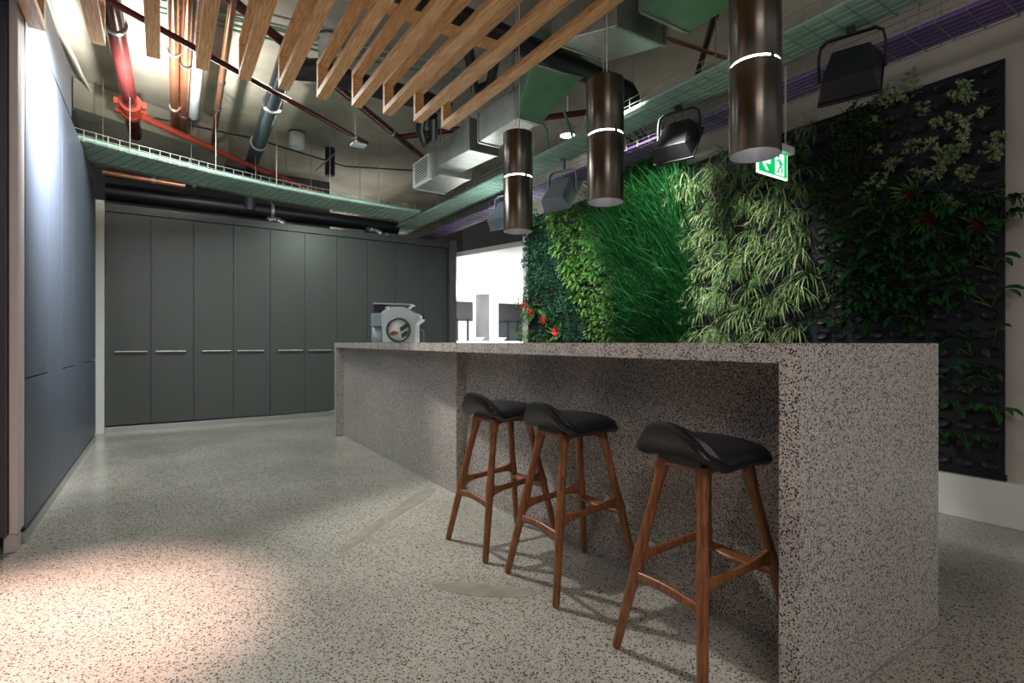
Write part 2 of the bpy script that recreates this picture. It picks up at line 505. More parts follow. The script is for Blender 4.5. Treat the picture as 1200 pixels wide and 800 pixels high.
# ------------------------------------------------------------------ counter
ct = empty('terrazzo_counter', (1.52, 0.814, 0))
tag(ct, 'long speckled terrazzo counter with open knee space where the stools stand', 'counter')
ct.location = (0, 0, 0)
HC = 1.0965
tp = MB().prism([(1.52, 0.8145), (2.519, 0.8145), (2.60, 6.41), (1.70, 6.41)], lambda a, b, t: (a, b, t), HC - 0.058, HC)
tp.build('counter_top', M['counter'], ct)
MB().box(1.52, 2.519, 0.8145, 0.877, 0.006, HC - 0.058).build('end_panel', M['counter'], ct)
MB().box(1.70, 2.58, 6.33, 6.405, 0.006, HC - 0.0585).build('end_panel', M['counter'], ct, bevel=0.002)
MB().box(1.79, 2.5, 3.456, 6.33, 0.006, HC - 0.0585).build('front_panel', M['counter'], ct, bevel=0.002)
MB().box(1.86, 2.5, 0.877, 3.456, 0.006, HC - 0.0585).build('knee_panel', M['counter'], ct, bevel=0.002)
sk = MB().box(1.525, 2.523, 0.811, 0.818, 0, 0.006)
sk.box(1.855, 1.862, 0.88, 3.46, 0, 0.008); sk.box(1.784, 1.792, 3.45, 6.33, 0, 0.008)
tag(sk.build('floor_trim', M['alu'], ct), 'thin bright metal line where the counter meets the floor')


# ------------------------------------------------------------------ bar stools
def make_stool():
    root = empty('bar_stool')
    Ft = {(sx, sy): Vector((sx * 0.235, sy * 0.195, 0)) for sx in (-1, 1) for sy in (-1, 1)}
    Tp = {(sx, sy): Vector((sx * 0.108, sy * 0.085, 0.69)) for sx in (-1, 1) for sy in (-1, 1)}

    def at(k, z): return Ft[k].lerp(Tp[k], z / 0.69)

    def leg(k, zr):
        zs = [0, 0.012, 0.10, zr - 0.07, zr - 0.03, zr, zr + 0.03, zr + 0.07, 0.5, 0.60, 0.66, 0.69]
        rr = [0.0115, 0.0145, 0.016, 0.0175, 0.0195, 0.0215, 0.0195, 0.0175, 0.0165, 0.0175, 0.021, 0.0225]
        return MB().tube([at(k, z) for z in zs], [(r * 0.92, r * 1.05) for r in rr], 14, sq=2.9, up=(1, 0, 0)).build('leg', M['teak'], root)
    for k in Ft: leg(k, 0.345)

    def rail(p, q, hmid, hend, thick, arch=0.0, n=14):
        P, Q = Vector(p), Vector(q)
        pts, rs = [], []
        for i in range(n + 1):
            t = i / n
            e = abs(2 * t - 1)
            h = hmid + (hend - hmid) * e ** 5
            c = P.lerp(Q, t) + Vector((0, 0, arch * (1 - (2 * t - 1) ** 2)))
            pts.append(c); rs.append((h / 2, thick / 2))
        return MB().tube(pts, rs, 12, sq=3.2, up=(0, 0, 1))
    for sy in (-1, 1):
        rail(at((-1, sy), 0.335), at((1, sy), 0.365), 0.028, 0.085, 0.022).build('side_rail', M['teak'], root)
    rail(at((-1, -1), 0.265), at((-1, 1), 0.265), 0.034, 0.05, 0.02, arch=0.014).build('back_rail', M['teak'], root)
    a, b = at((1, -1), 0.315), at((1, 1), 0.315)
    pts = [a.lerp(b, i / 12) + Vector((0.004 - 0.012 * math.sin(PI * i / 12), 0, 0.0)) for i in range(13)]
    MB().tube(pts, [(0.011, 0.021 + 0.016 * math.sin(PI * i / 12)) for i in range(13)], 12, sq=3.4, up=(0, 0, 1)).build('footrest', M['teak'], root)
    ap = MB()
    for s in (-1, 1):
        for p, q in ((at((-1, s), 0.672), at((1, s), 0.672)), (at((s, -1), 0.672), at((s, 1), 0.672))):
            P, Q = Vector(p), Vector(q)
            pts = [P.lerp(Q, i / 12) + Vector((0, 0, 0.012 * (1 - (2 * i / 12 - 1) ** 4))) for i in range(13)]
            ap.tube(pts, [(0.012 + 0.014 * abs(2 * i / 12 - 1) ** 4, 0.011) for i in range(13)], 10, sq=3, up=(0, 0, 1))
    ap.build('apron', M['teak'], root)
    # saddle seat with a curled back lip: closed shell, top and underside
    ns, nt_ = 26, 22
    vs = []

    def outline(s):   # half width along the seat, front 1 .. back 0
        return 0.205 * (1 - abs(2 * s - 1.06) ** 3.6 * 0.55 if s > 0.5 else 1 - abs(2 * s - 1) ** 3.0 * 0.26)

    def surf(s, t, low):
        hw = max(0.03, outline(s))
        y = t * hw
        # profile along x
        if s < 0.30:
            q = 1 - s / 0.30
            x = -0.115 - 0.080 * q ** 0.75
            z = 0.736 + 0.095 * q ** 1.15 * (1 - 0.62 * abs(t) ** 2.4)
        else:
            q = (s - 0.30) / 0.70
            x = -0.115 + 0.295 * q
            z = 0.736 + 0.012 * math.sin(PI * min(1, q * 1.1)) - 0.008 * q ** 3
        nx, nz = (0.45, 1) if s < 0.30 else (0, 1)
        edge = min(1.0, (1 - abs(t)) / 0.22, s / 0.10 if s < 0.10 else 1, (1 - s) / 0.12 if s > 0.88 else 1)
        edge = max(0, edge)
        th = 0.027 * math.sqrt(max(0.0, 1 - (1 - edge) ** 2)) + 0.001
        back = max(0, 1 - s / 0.30)
        z -= 0.026 * abs(t) ** 2.4
        x += 0.030 * back * abs(t) ** 2.5
        c = Vector((x, y, z))
        n = Vector((0.75 * back, 0, 1)).normalized()
        return c + n * (th if not low else -th * (1.0 if s < 0.3 else 1.15))
    top = [[surf(i / ns, 2 * j / nt_ - 1, False) for j in range(nt_ + 1)] for i in range(ns + 1)]
    low = [[surf(i / ns, 2 * j / nt_ - 1, True) for j in range(nt_ + 1)] for i in range(ns + 1)]
    W = nt_ + 1
    vs = [p for r in top for p in r] + [p for r in low for p in r]
    off = (ns + 1) * W
    fs = []
    for i in range(ns):
        for j in range(nt_):
            a0 = i * W + j
            fs.append((a0, a0 + 1, a0 + W + 1, a0 + W)[::-1])
            fs.append((off + a0, off + a0 + 1, off + a0 + W + 1, off + a0 + W))
    rim = [(0, j) for j in range(nt_)] + [(i, nt_) for i in range(ns)] + [(ns, j) for j in range(nt_, 0, -1)] + [(i, 0) for i in range(ns, 0, -1)]
    for q in range(len(rim)):
        a0, b0 = rim[q], rim[(q + 1) % len(rim)]
        ia, ib = a0[0] * W + a0[1], b0[0] * W + b0[1]
        fs.append((ia, ib, ib + off, ia + off)[::-1])
    st = MB().add(vs, fs, 0, True).build('seat', M['leather'], root)
    sd = st.modifiers.new('sub', 'SUBSURF'); sd.levels = 1; sd.render_levels = 1
    pip = [surf(0.285, 2 * j / 20 - 1, False) + Vector((0, 0, 0.0)) for j in range(1, 20)]
    MB().tube(pip, 0.0022, 6).build('seam', M['leather'], st)
    MB().prism([(-0.128, -0.095), (0.125, -0.095), (0.125, 0.095), (-0.128, 0.095)], lambda a, b, t: (a, b, t), 0.688, 0.722).build('seat_plate', M['blackplastic'], root, bevel=0.004)
    return root


stool = make_stool()
spots = [(1.588, 1.185, -0.07, 'nearest teak bar stool, black curled seat, beside the counter end panel'),
         (1.605, 1.93, -0.03, 'middle teak bar stool of three, black curled seat, in the knee space'),
         (1.575, 2.49, 0.03, 'farthest teak bar stool of three, black curled seat, toward the cabinets')]
for i, (x, y, a, lb) in enumerate(spots):
    o = stool if i == 0 else copy_tree(stool)
    o.location = (x, y, 0); o.rotation_euler = (0, 0, a)
    tag(o, lb, 'stool', 'teak bar stools at the terrazzo counter')


# ------------------------------------------------------------------ machine on the counter
mc = empty('juice_machine', (2.055, 5.28, HC + 0.001), -YAW)
tag(mc, 'silver and grey drinks machine with round window on the far counter end', 'machine')
K = 0.00076


def mp_(px, py): return ((px - 455) * K, (700 - py) * K)


def MX(pts, y0, y1): return MB().prism([mp_(*p) for p in pts], lambda a, b, t: (a, t, b), y0, y1)


MX([(280, 700), (262, 302), (300, 270), (350, 245), (410, 228), (470, 222), (530, 225), (590, 238), (650, 264), (720, 308), (790, 368), (785, 400), (712, 452), (712, 700)], -0.13, 0.16).build('body', M['machine'], mc, bevel=0.008)
MX([(120, 312), (262, 300), (284, 478), (122, 484)], -0.12, 0.15).build('side_cover', M['machine_grey'], mc, bevel=0.006)
tk = MB().lathe([(0.001, 0), (0.07, 0), (0.074, 0.05), (0.070, 0.16), (0.001, 0.163)], (mp_(190, 0)[0], 0.0, 0.002), 28)
tk.build('water_tank', M['machine_grey'], mc)
RY = Matrix.Rotation(PI / 2, 3, 'X')
dx, dz_ = mp_(495, 560)
MB().lathe([(0.126, 0), (0.126, 0.012), (0.105, 0.012), (0.105, 0)], (dx, -0.132, dz_ + 0.022), 48, M=RY).build('window_ring', M['ringmetal'], mc)
MB().lathe([(0.001, 0.004), (0.104, 0.004), (0.104, -0.002)], (dx, -0.132, dz_ + 0.022), 40, M=RY).build('window_disc', M['bodywhite'], mc)
MX([(515, 500), (605, 445), (640, 480), (530, 556)], -0.145, -0.135).build('inset', M['glassgreen'], mc)
MX([(535, 585), (615, 535), (618, 590), (545, 640)], -0.145, -0.135).build('inset', M['glassgreen'], mc)
MX([(380, 570), (440, 540), (500, 565), (480, 590), (400, 610)], -0.145, -0.135).build('inset', M['copper'], mc)
MX([(150, 165), (655, 180), (655, 194), (150, 180)], -0.12, 0.14).build('cup_tray', M['machine'], mc, bevel=0.001)
MX([(150, 186), (295, 190), (300, 286), (150, 296)], -0.1, 0.12).build('hopper', M['blackplastic'], mc, bevel=0.003)
MX([(350, 188), (640, 196), (600, 238), (470, 224), (360, 240)], -0.06, 0.1).build('tray_support', M['machine_grey'], mc)
kx, kz = mp_(797, 357)
MB().lathe([(0.001, 0.02), (0.018, 0.018), (0.02, 0), (0.001, -0.01)], (kx, 0, kz), 16, M=Matrix.Rotation(PI / 2, 3, 'Y')).build('knob', M['blackplastic'], mc)
tx = mp_(805, 0)[0]
fa = MB().tube([(tx, 0, 0.0), (tx, 0, 0.105), (tx - 0.006, 0, 0.12), (tx - 0.035, 0, 0.142)], 0.004, 8)
fa.lathe([(0.001, 0), (0.02, 0), (0.02, 0.004), (0.001, 0.006)], (tx, 0, 0.0), 16)
fo = fa.build('counter_tap', M['alu'])
fo.location = mc.location; fo.rotation_euler = mc.rotation_euler
tag(fo, 'thin chrome tap on the counter right of the drinks machine', 'tap')


# ------------------------------------------------------------------ pendants
def make_pendant():
    root = empty('cylinder_pendant')
    R_ = 0.098

    def shell(z0, z1):
        return MB().lathe([(R_ - 0.004, z0), (R_, z0), (R_, z1), (R_ - 0.004, z1)], n=48).lathe([(R_ - 0.004, z1), (R_ - 0.004, z0)], n=48, mi=1)
    shell(0.0, 0.352).build('lower_shade', [M['pendant'], M['pendant_in']], root)
    up = shell(0.362, 0.655)
    up.lathe([(R_, 0.655), (R_ - 0.01, 0.656), (0.001, 0.656)], n=48)
    up.build('upper_shade', [M['pendant'], M['pendant_in']], root)
    MB().lathe([(R_ - 0.006, 0.351), (R_ - 0.006, 0.363)], n=48).build('light_band', M['ringglow'], root)
    for k in range(3):
        th = 2 * PI * k / 3 + 2.3
        br = MB()
        br.tube([((R_ - 0.001) * math.cos(th + d), (R_ - 0.001) * math.sin(th + d), 0.357) for d in (-0.09, 0, 0.09)], (0.008, 0.003), 6, up=(0, 0, 1))
        br.build('band_bridge', M['pendant'], root)
    MB().lathe([(0.001, 0.30), (0.09, 0.30), (0.09, 0.29), (0.001, 0.29)], n=32).build('lamp_disc', M['pendant_in'], root)
    for k in range(3):
        th = 2 * PI * k / 3
        cd = MB()
        cd.tube([(0.012 * math.cos(th), 0.012 * math.sin(th), 0.655), (0.012 * math.cos(th), 0.012 * math.sin(th), 2.02)], 0.0015 if k else 0.003, 6)
        cd.build('cord', M['rope'], root)
    MB().lathe([(0.001, 2.02), (0.05, 2.02), (0.05, 2.085), (0.001, 2.085)], n=24).build('ceiling_rose', M['bodywhite'], root)
    return root


pn = make_pendant()
for i, (y, z, lb) in enumerate([(1.255, 1.855, 'nearest bronze cylinder pendant lamp, largest, in front of the exit sign'),
                                (2.12, 1.855, 'middle bronze cylinder pendant lamp of three over the counter'),
                                (2.965, 1.845, 'farthest bronze cylinder pendant lamp over the counter, beside the first floodlight')]):
    o = pn if i == 0 else copy_tree(pn)
    o.location = (2.0, y, z)
    o.rotation_euler = (0, 0, 0.15 * i)
    tag(o, lb, 'pendant lamp', 'bronze cylinder pendants over the counter')
    light('pendant_light', 'POINT', (2.0, y, z + 0.25), (0, 0, 0), 0.35, (1, 0.95, 0.9), 0.03)

# ------------------------------------------------------------------ timber loops
def make_loop():
    root = empty('timber_batten_frame')
    wv = 0.036
    MB().box(-wv, wv, -5.9, 0, 0.0, 0.045).build('lower_batten', M['lvl'], root, bevel=0.002)
    MB().box(-wv, wv, -5.9, 0, 0.215, 0.26).build('upper_batten', M['lvl'], root, bevel=0.002)
    MB().box(-wv, wv, -0.04, 0, 0.0455, 0.2145).build('end_post', M['lvl'], root, bevel=0.002)
    return root


lp = make_loop()
lx = [-0.88, -0.615, -0.346, -0.075, 0.185, 0.43, 0.675, 0.93, 1.18, 1.42, 1.67, 1.91]
first = True
for i in range(1, 12):
    o = lp if first else copy_tree(lp)
    first = False
    o.location = (lx[i] + 0.03, 3.95, 2.85)
    nm = 'timber batten frame nearest the pendant lamps, last of the slatted row' if i == 11 else 'timber batten frame, %s in the slatted row from the left wall' % ordn[i - 1]
    tag(o, nm, 'batten', 'laminated timber frames hanging in a slatted row')
for y, lb in ((3.1, 'timber cross rail tying the batten frames near their far ends'), (0.9, 'timber cross rail tying the batten frames nearest the camera')):
    tag(MB().box(-0.75, 1.965, y, y + 0.05, 3.111, 3.17).build('cross_rail', M['lvl'], bevel=0.002), lb, 'rail')


# ------------------------------------------------------------------ cable trays
def path_frames(path):
    out = []
    for i, p in enumerate(path):
        a = Vector(path[max(0, i - 1)]); b = Vector(path[min(len(path) - 1, i + 1)])
        t = (b - a).normalized(); n = Vector((-t.y, t.x, 0))
        out.append((Vector(p), n))
    return out


def densify(path, step):
    out = [Vector(path[0])]
    for a, b in zip(path, path[1:]):
        a, b = Vector(a), Vector(b)
        n = max(1, round((b - a).length / step))
        for i in range(1, n + 1): out.append(a.lerp(b, i / n))
    return out


def tray(name, path, width, depth, label, ncab, cabmat, cabname, cablabel, cabgroup, cabr, step=0.1, nl=7, wr=0.0028, csign=-1):
    root = empty(name, path[0])
    tag(root, label, 'cable tray', 'wire cable trays under the ceiling')
    root.location = (0, 0, 0)
    fr = path_frames(path)
    m = MB()
    for k in range(nl):
        s = (k / (nl - 1) - 0.5) * width
        m.tube([p + n * s for p, n in fr], wr, 5)
    for s in (-0.5, 0.5):
        for h in (depth * 0.5, depth):
            m.tube([p + n * (s * width) + Vector((0, 0, h)) for p, n in fr], wr, 5)
    for p, n in path_frames(densify(path, step)):
        dz = Vector((0, 0, -wr * 1.5))
        m.tube([p - n * width / 2 + Vector((0, 0, depth)), p - n * width / 2 + dz, p + n * width / 2 + dz, p + n * width / 2 + Vector((0, 0, depth))], wr, 5, smooth=False)
    m.build('wire_basket', M['wire'], root)
    dp = densify(path, 1.2)
    for p, n in path_frames(dp)[1:-1]:
        for s in (-0.5, 0.5):
            q = p + n * (s * (width + 0.01))
            MB().tube([q, (q.x, q.y, CZ - 0.002)], 0.004, 6).build('hanger_rod', M['wire'], root)
    for k in range(ncab):
        s = ((k + 0.5) / ncab - 0.5) * (width - 0.02) * csign
        pts = []
        for j, (p, n) in enumerate(path_frames(densify(path, 0.35))):
            jit = 0.002 * math.sin(j * 1.3 + k * 2.1)
            pts.append(p + n * (s + jit) + Vector((0, 0, cabr + 0.004 + abs(jit) * 0.5)))
        c = MB().tube(pts, cabr, 8).build(cabname, cabmat)
        tag(c, cablabel % nth(k), 'cable', cabgroup)


tray('wire_cable_tray', [(-1.2, 6.50, 3.0), (-0.4, 6.87, 3.0), (0.4, 7.17, 3.0), (1.1, 7.37, 3.0), (1.8, 7.49, 3.0), (2.5, 7.56, 3.0), (3.15, 7.6, 3.0)], 0.66, 0.10, 'wire cable tray crossing above the tall grey cabinets', 13, M['mint'],
     'mint_cable', 'mint green cable above the tall cabinets, %s from the tray edge nearest the camera', 'mint cables in the cross tray', 0.0225, 0.10, 9, 0.0035, 1)
tray('wire_cable_tray', [(3.39, 0.4, 3.0), (3.39, 2.3, 3.0), (3.40, 5.0, 3.0), (3.42, 8.9, 3.0)], 0.36, 0.10, 'wire cable tray with mint cables running above the pendant lamps', 9, M['mint'],
     'mint_cable', 'mint green cable in the tray beside the ducts, %s from its plant wall side', 'mint cables in the long tray', 0.018, 0.12)
tray('wire_cable_tray', [(3.75, 0.2, 2.88), (3.75, 2.3, 2.88), (3.76, 5.2, 2.88), (3.82, 8.9, 2.88)], 0.31, 0.09, 'wire cable tray with purple cables running above the plant wall', 12, M['purple'],
     'purple_cable', 'purple data cable in the tray, %s from its plant wall side', 'purple cables in the tray', 0.0125, 0.14)


# ------------------------------------------------------------------ pipes
def pipe(name, pts, r, mat, label, clamps=(), n=16, cm=None, ribs=0):
    root = MB().tube(pts, r, n).build(name, mat)
    tag(root, label, 'pipe')
    P = [Vector(p) for p in pts]
    for t in clamps:
        seg = min(int(t * (len(P) - 1)), len(P) - 2)
        f = t * (len(P) - 1) - seg
        c = P[seg].lerp(P[seg + 1], f)
        d = (P[seg + 1] - P[seg]).normalized()
        b = MB().tube([c - d * 0.02, c + d * 0.02], r * 1.22, n)
        b.tube([(c.x, c.y, c.z + r), (c.x, c.y, CZ - 0.004)], 0.005, 6)
        b.build('clamp', cm or M['wire'], root)
    return root


def q(u, v, z): return tuple(pl(u, v, 2, z))


pipe('sprinkler_main', [(-0.36, 2.0, 3.62), (-0.27, 7.9, 3.62)], 0.07, M['redpipe'], 'fat red pipe running toward the cabinets beside the left wall', (0.3, 0.55))
cp = MB()
for yy in (6.9, 7.15):
    cp.tube([(-0.28, yy - 0.04, 3.62), (-0.28, yy + 0.04, 3.62)], 0.10, 16)
    for s in (-1, 1): cp.box(-0.28 + s * 0.12 - 0.02, -0.28 + s * 0.12 + 0.02, yy - 0.02, yy + 0.02, 3.59, 3.65)
cp.tube([(-0.28, 6.9, 3.62), (-0.28, 7.15, 3.62)], 0.085, 16)
cp.build('pipe_coupling', M['redclamp'])
tag(bpy.data.objects['pipe_coupling'], 'bright red bolted coupling on the fat red pipe', 'coupling')
pipe('sprinkler_branch', [(-0.2, 7.05, 3.56), (0.9, 7.9, 3.5), (2.2, 8.9, 3.5)], 0.035, M['redclamp'], 'bright red branch pipe leaving the bolted red coupling')
pipe('copper_pipe', [(0.05, 3.6, 3.7), (0.135, 8.1, 3.7)], 0.042, M['copper'], 'copper pipe, left one of the pair beside the fat red pipe', (0.45, 0.75))
pipe('copper_pipe', [(0.15, 3.6, 3.7), (0.225, 8.0, 3.7)], 0.046, M['copper'], 'copper pipe, right one of the pair beside the grey pipe', (0.5, 0.8), cm=M['bluepipe'])
pipe('grey_pipe', [(0.25, 3.6, 3.66), (0.30, 7.0, 3.66)], 0.05, M['greypipe'], 'plain grey pipe between the copper pair and the thin copper pipe')
pipe('thin_copper_pipe', [(0.44, 4.2, 3.7), (0.565, 8.3, 3.7)], 0.03, M['copper'], 'thin copper pipe alone right of the grey pipe', (0.45, 0.62), cm=M['bluepipe'])
pipe('dark_drain_pipe', [(0.93, 4.9, 3.62), (1.05, 8.2, 3.62), (1.05, 8.4, 3.4), (1.05, 8.45, 3.0)], 0.085, M['bluepipe'], 'fat dark steel pipe running back to above the cabinets', (0.12, 0.25))
pipe('diagonal_sprinkler_pipe', [q(118, -5, 3.42), q(430, 168, 3.42)], 0.024, M['redpipe'], 'dark red pipe slanting under the copper pipes', (0.92,))
pipe('second_red_pipe', [q(262, -8, 3.72), q(494, 183, 3.72)], 0.04, M['redpipe'], 'dark red pipe slanting above the batten frames toward the louvre', (0.75,))
pipe('red_branch_pipe', [q(466, 161, 3.72), q(606, 142, 3.72), q(760, 122, 3.72)], 0.035, M['redpipe'], 'dark red pipe passing behind the stepped galvanised duct')
pipe('orange_conduit', [q(695, 0, 3.3), q(762, 38, 3.3), q(850, 68, 3.3)], 0.014, M['copper'], 'thin orange conduit beside the large galvanised duct')
pipe('red_drop_pipe', [q(838, 18, 3.6), q(818, 85, 3.6)], 0.028, M['redpipe'], 'short dark red pipe left of the nearest pendant lamp')
pipe('insulated_pipe', [q(440, -25, 3.42), q(560, 30, 3.42), q(715, 97, 3.42), q(735, 107, 3.38), q(742, 122, 3.28)], 0.085, M['black'], 'fat black insulated pipe passing above the batten frames')
pipe('flexible_duct', [q(338, 82, 3.6), q(372, 82, 3.6), q(420, 97, 3.6), q(460, 108, 3.55), q(500, 118, 3.5), q(528, 128, 3.45)], [0.09, 0.10, 0.09, 0.10, 0.09, 0.07], M['black'], 'black wrinkled flexible duct behind the batten frame ends')
pipe('hanging_hose', [q(497, 120, 3.5), q(492, 150, 3.4), q(498, 168, 3.3), q(508, 160, 3.35), q(507, 135, 3.45)], 0.05, M['black'], 'black hose loop hanging beside the louvred duct', n=12)
pipe('hanging_hose', [q(545, 30, 3.6), q(552, 78, 3.5), q(556, 105, 3.4), q(575, 98, 3.45), q(582, 60, 3.6)], 0.045, M['black'], 'black hose loop hanging above the last batten frames', n=12)
pipe('black_service_pipe', [(-0.6, 8.5, 3.02), (3.3, 8.52, 3.02)], 0.11, M['black'], 'fat black pipe lying just above the cabinet bulkhead', (0.5,))
pipe('black_steel_pipe', [(-0.6, 8.35, 3.22), (1.0, 8.35, 3.24), (3.6, 8.35, 3.22)], 0.05, M['bluepipe'], 'slim black pipe above the cabinets under the mint cable tray', (0.3, 0.6))
pipe('red_service_pipe', [(-0.6, 8.2, 3.37), (1.7, 8.2, 3.34)], 0.04, M['redpipe'], 'red pipe end showing below the mint cable tray')
pipe('copper_service_pipe', [(-0.6, 8.1, 3.16), (0.25, 8.1, 3.13)], 0.035, M['copper'], 'orange copper stub above the first tall cabinets', (0.6,))
pipe('thin_black_cable', [q(85, 118, 3.8), q(190, 140, 3.8), q(300, 163, 3.8), q(405, 195, 3.8), q(490, 200, 3.8)], 0.010, M['black'], 'thin black cable stretched along the ceiling behind the mint tray', n=6)
pipe('white_conduit', [q(60, -5, 3.86), q(72, 40, 3.86), q(88, 70, 3.86), q(96, 88, 3.86), q(106, 105, 3.86), q(107, 114, 3.86), q(86, 128, 3.86)], 0.014, M['bodywhite'], 'pale bent conduit on the ceiling above the left wall', n=8)
for k, (vv, lb) in enumerate(((0, 'upper green pipe'), (9, 'middle green pipe'), (15, 'lower green pipe'))):
    pipe('green_conduit', [q(180, -2 + vv, 3.88), q(372, 44 + vv, 3.88), q(540, 78 + vv, 3.88)], 0.012, M['galvgreen'], lb + ' of three crossing the ceiling behind the battens', n=8)
pipe('steel_brace', [q(414, 160, 3.6), q(370, 200, 3.6)], 0.008, M['wire'], 'thin steel rod slanting down from the small flood lamp', n=6)
pipe('dark_stub_pipe', [(2.06, 8.0, 3.55), (2.06, 8.0, CZ)], 0.07, M['black'], 'short black pipe stub dropping from the ceiling above the tray')
for (x, y, lb) in ((1.52, 7.6, 'white can downlight on the ceiling above the mint cable tray'), (1.30, 5.05, 'white can downlight half hidden behind the batten ends')):
    a = empty('can_downlight', (x, y, CZ))
    tag(a, lb, 'downlight')
    MB().lathe([(0.001, 0), (0.10, 0), (0.10, -0.22), (0.09, -0.225), (0.088, -0.19), (0.001, -0.19)], n=32).build('can', M['bodywhite'], a)
    MB().lathe([(0.10, -0.01), (0.107, -0.01), (0.107, -0.03), (0.10, -0.03)], n=32).build('mount_ring', M['bluepipe'], a)
for (x, zz, lb) in ((1.28, 2.86, 'crumpled silver foil duct on the cabinet bulkhead above the fifth door'), (2.75, 2.88, 'crumpled silver foil duct on the cabinet bulkhead above the eighth door')):
    pts = [(x + 0.03 * k, 8.42 + 0.02 * math.sin(k * 0.7), zz + 0.035 * math.sin(k * 0.5)) for k in range(12)]
    tag(MB().tube(pts, [0.045 + 0.012 * (k % 2) for k in range(12)], 14, smooth=False).build('foil_duct', M['alu']), lb, 'duct')
# bright disc luminaire behind middle pendant
dlx = q(665, 158, 3.5)
a = empty('disc_downlight', dlx)
tag(a, 'glowing round downlight hanging left of the middle pendant lamp', 'downlight')
MB().lathe([(0.001, 0.0), (0.085, 0.0)], n=32).build('lens', M['lampglow'], a)
MB().lathe([(0.086, -0.01), (0.09, -0.01), (0.09, 0.08), (0.05, 0.12), (0.001, 0.12)], n=32).build('housing', M['bodywhite'], a)
MB().tube([(0, 0, 0.12), (0, 0, CZ - dlx[2])], 0.01, 8).build('stem', M['bodywhite'], a)
# small flood lamp on rod
fx = q(420, 170, 3.35)
a = empty('small_flood_lamp', fx)
tag(a, 'small square lamp on a white rod below the second batten ends', 'lamp')
MB().box(-0.08, 0.08, -0.055, 0.055, -0.012, 0.012).build('lamp_plate', M['bodywhite'], a, bevel=0.003)
MB().tube([(0, 0, 0.0), (-0.02, 0, 0.05), (-0.03, 0, 0.09)], 0.02, 10).build('joint', M['bodywhite'], a)
MB().tube([(-0.03, 0, 0.09), (-0.05, 0, CZ - fx[2])], 0.006, 8).build('rod', M['bodywhite'], a)

# ------------------------------------------------------------------ ducts
def duct(name, corners_low, top, mat, label, flange=True):
    """corners_low: 4 points (x,y,z) near-left, near-right, far-right, far-left; top: heights of the same corners"""
    lo = [Vector(p) for p in corners_low]
    hi = [Vector((p.x, p.y, t)) for p, t in zip(lo, top)]
    root = empty(name, lo[0]); root.location = (0, 0, 0)
    tag(root, label, 'duct')
    MB().hexa(lo + hi).build('duct_body', mat, root, bevel=0.003)
    if flange:
        for a_, b_ in ((0, 1), (3, 2)):
            ring = [lo[a_], lo[b_], hi[b_], hi[a_]]
            f = MB()
            for k in range(4):
                f.tube([ring[k], ring[(k + 1) % 4]], 0.014, 4, smooth=False)
            f.build('flange', M['galv'], root)
    for k in (0, 2):
        c = lo[k].lerp(lo[(k + 2) % 4], 0.12)
        MB().tube([(c.x, c.y, top[k] - 0.01), (c.x, c.y, CZ - 0.002)], 0.006, 6).build('hanger_rod', M['wire'], root)
    return root


X0 = 2.66
B1 = duct('louvred_duct_end', [(2.70, 5.62, 3.06), (3.10, 5.62, 3.06), (3.12, 6.36, 3.06), (2.70, 6.36, 3.06)], [3.37] * 4, M['galv'], 'galvanised duct end with a louvred grille nearest the cabinets')
MB().box(2.690, 2.6985, 5.915, 6.305, 3.085, 3.345).build('grille_shade_sheet', M['black'], B1)  # black sheet added as the shade between the slats
gr = MB()
for k in range(8):
    z = 3.10 + k * 0.031
    gr.hexa([(2.668, 5.92, z - 0.005), (2.688, 5.92, z + 0.002), (2.688, 6.30, z + 0.002), (2.668, 6.30, z - 0.005), (2.668, 5.92, z + 0.009), (2.688, 5.92, z + 0.012), (2.688, 6.30, z + 0.012), (2.668, 6.30, z + 0.009)])
for a_ in ((5.86, 5.915, 3.06, 3.37), (6.305, 6.36, 3.06, 3.37), (5.915, 6.305, 3.06, 3.085), (5.915, 6.305, 3.345, 3.37)):
    gr.box(2.67, 2.70, *a_)
gr.build('grille', M['bodywhite'], B1)
duct('square_duct', [(2.64, 4.80, 3.08), (2.98, 4.80, 3.08), (2.98, 5.60, 3.12), (2.64, 5.60, 3.12)], [3.40, 3.40, 3.36, 3.36], M['galv'], 'galvanised square duct between the louvred end and the stepped duct')
duct('stepped_duct', [(2.64, 3.96, 3.10), (2.88, 3.96, 3.10), (2.88, 4.62, 3.10), (2.64, 4.62, 3.10)], [3.38] * 4, M['galv'], 'galvanised stepped duct beside the last batten end')
tpn = [pl(624, 73, 2, 3.34), pl(682, 91, 2, 3.34)]
duct('flared_duct', [tuple(tpn[0]), tuple(tpn[1]), (2.90, 3.93, 3.10), (2.64, 3.93, 3.10)], [3.62, 3.62, 3.38, 3.38], M['galvgreen'], 'green flared duct section between the pendant lamps and battens')
n1, n2, f1, f2 = pl(723, 30, 2, 3.10), pl(779, 53, 2, 3.10), pl(648, 50, 2, 3.34), pl(713, 72, 2, 3.34)
duct('large_duct', [tuple(n1), tuple(n2), tuple(f2), tuple(f1)], [3.55, 3.55, 3.6, 3.6], M['galv'], 'large galvanised duct above and behind the middle pendant lamp')
c1, c2 = pl(751, 13, 2, 3.12), pl(806, 38, 2, 3.12)
duct('reflected_green_duct', [(c1.x, c1.y - 1.2, 3.12), (c2.x, c2.y - 1.2, 3.12), tuple(c2), tuple(c1)], [3.5] * 4, M['galvgreen'], 'flat-bottomed duct coloured by reflected green beside the nearest pendant lamp top')
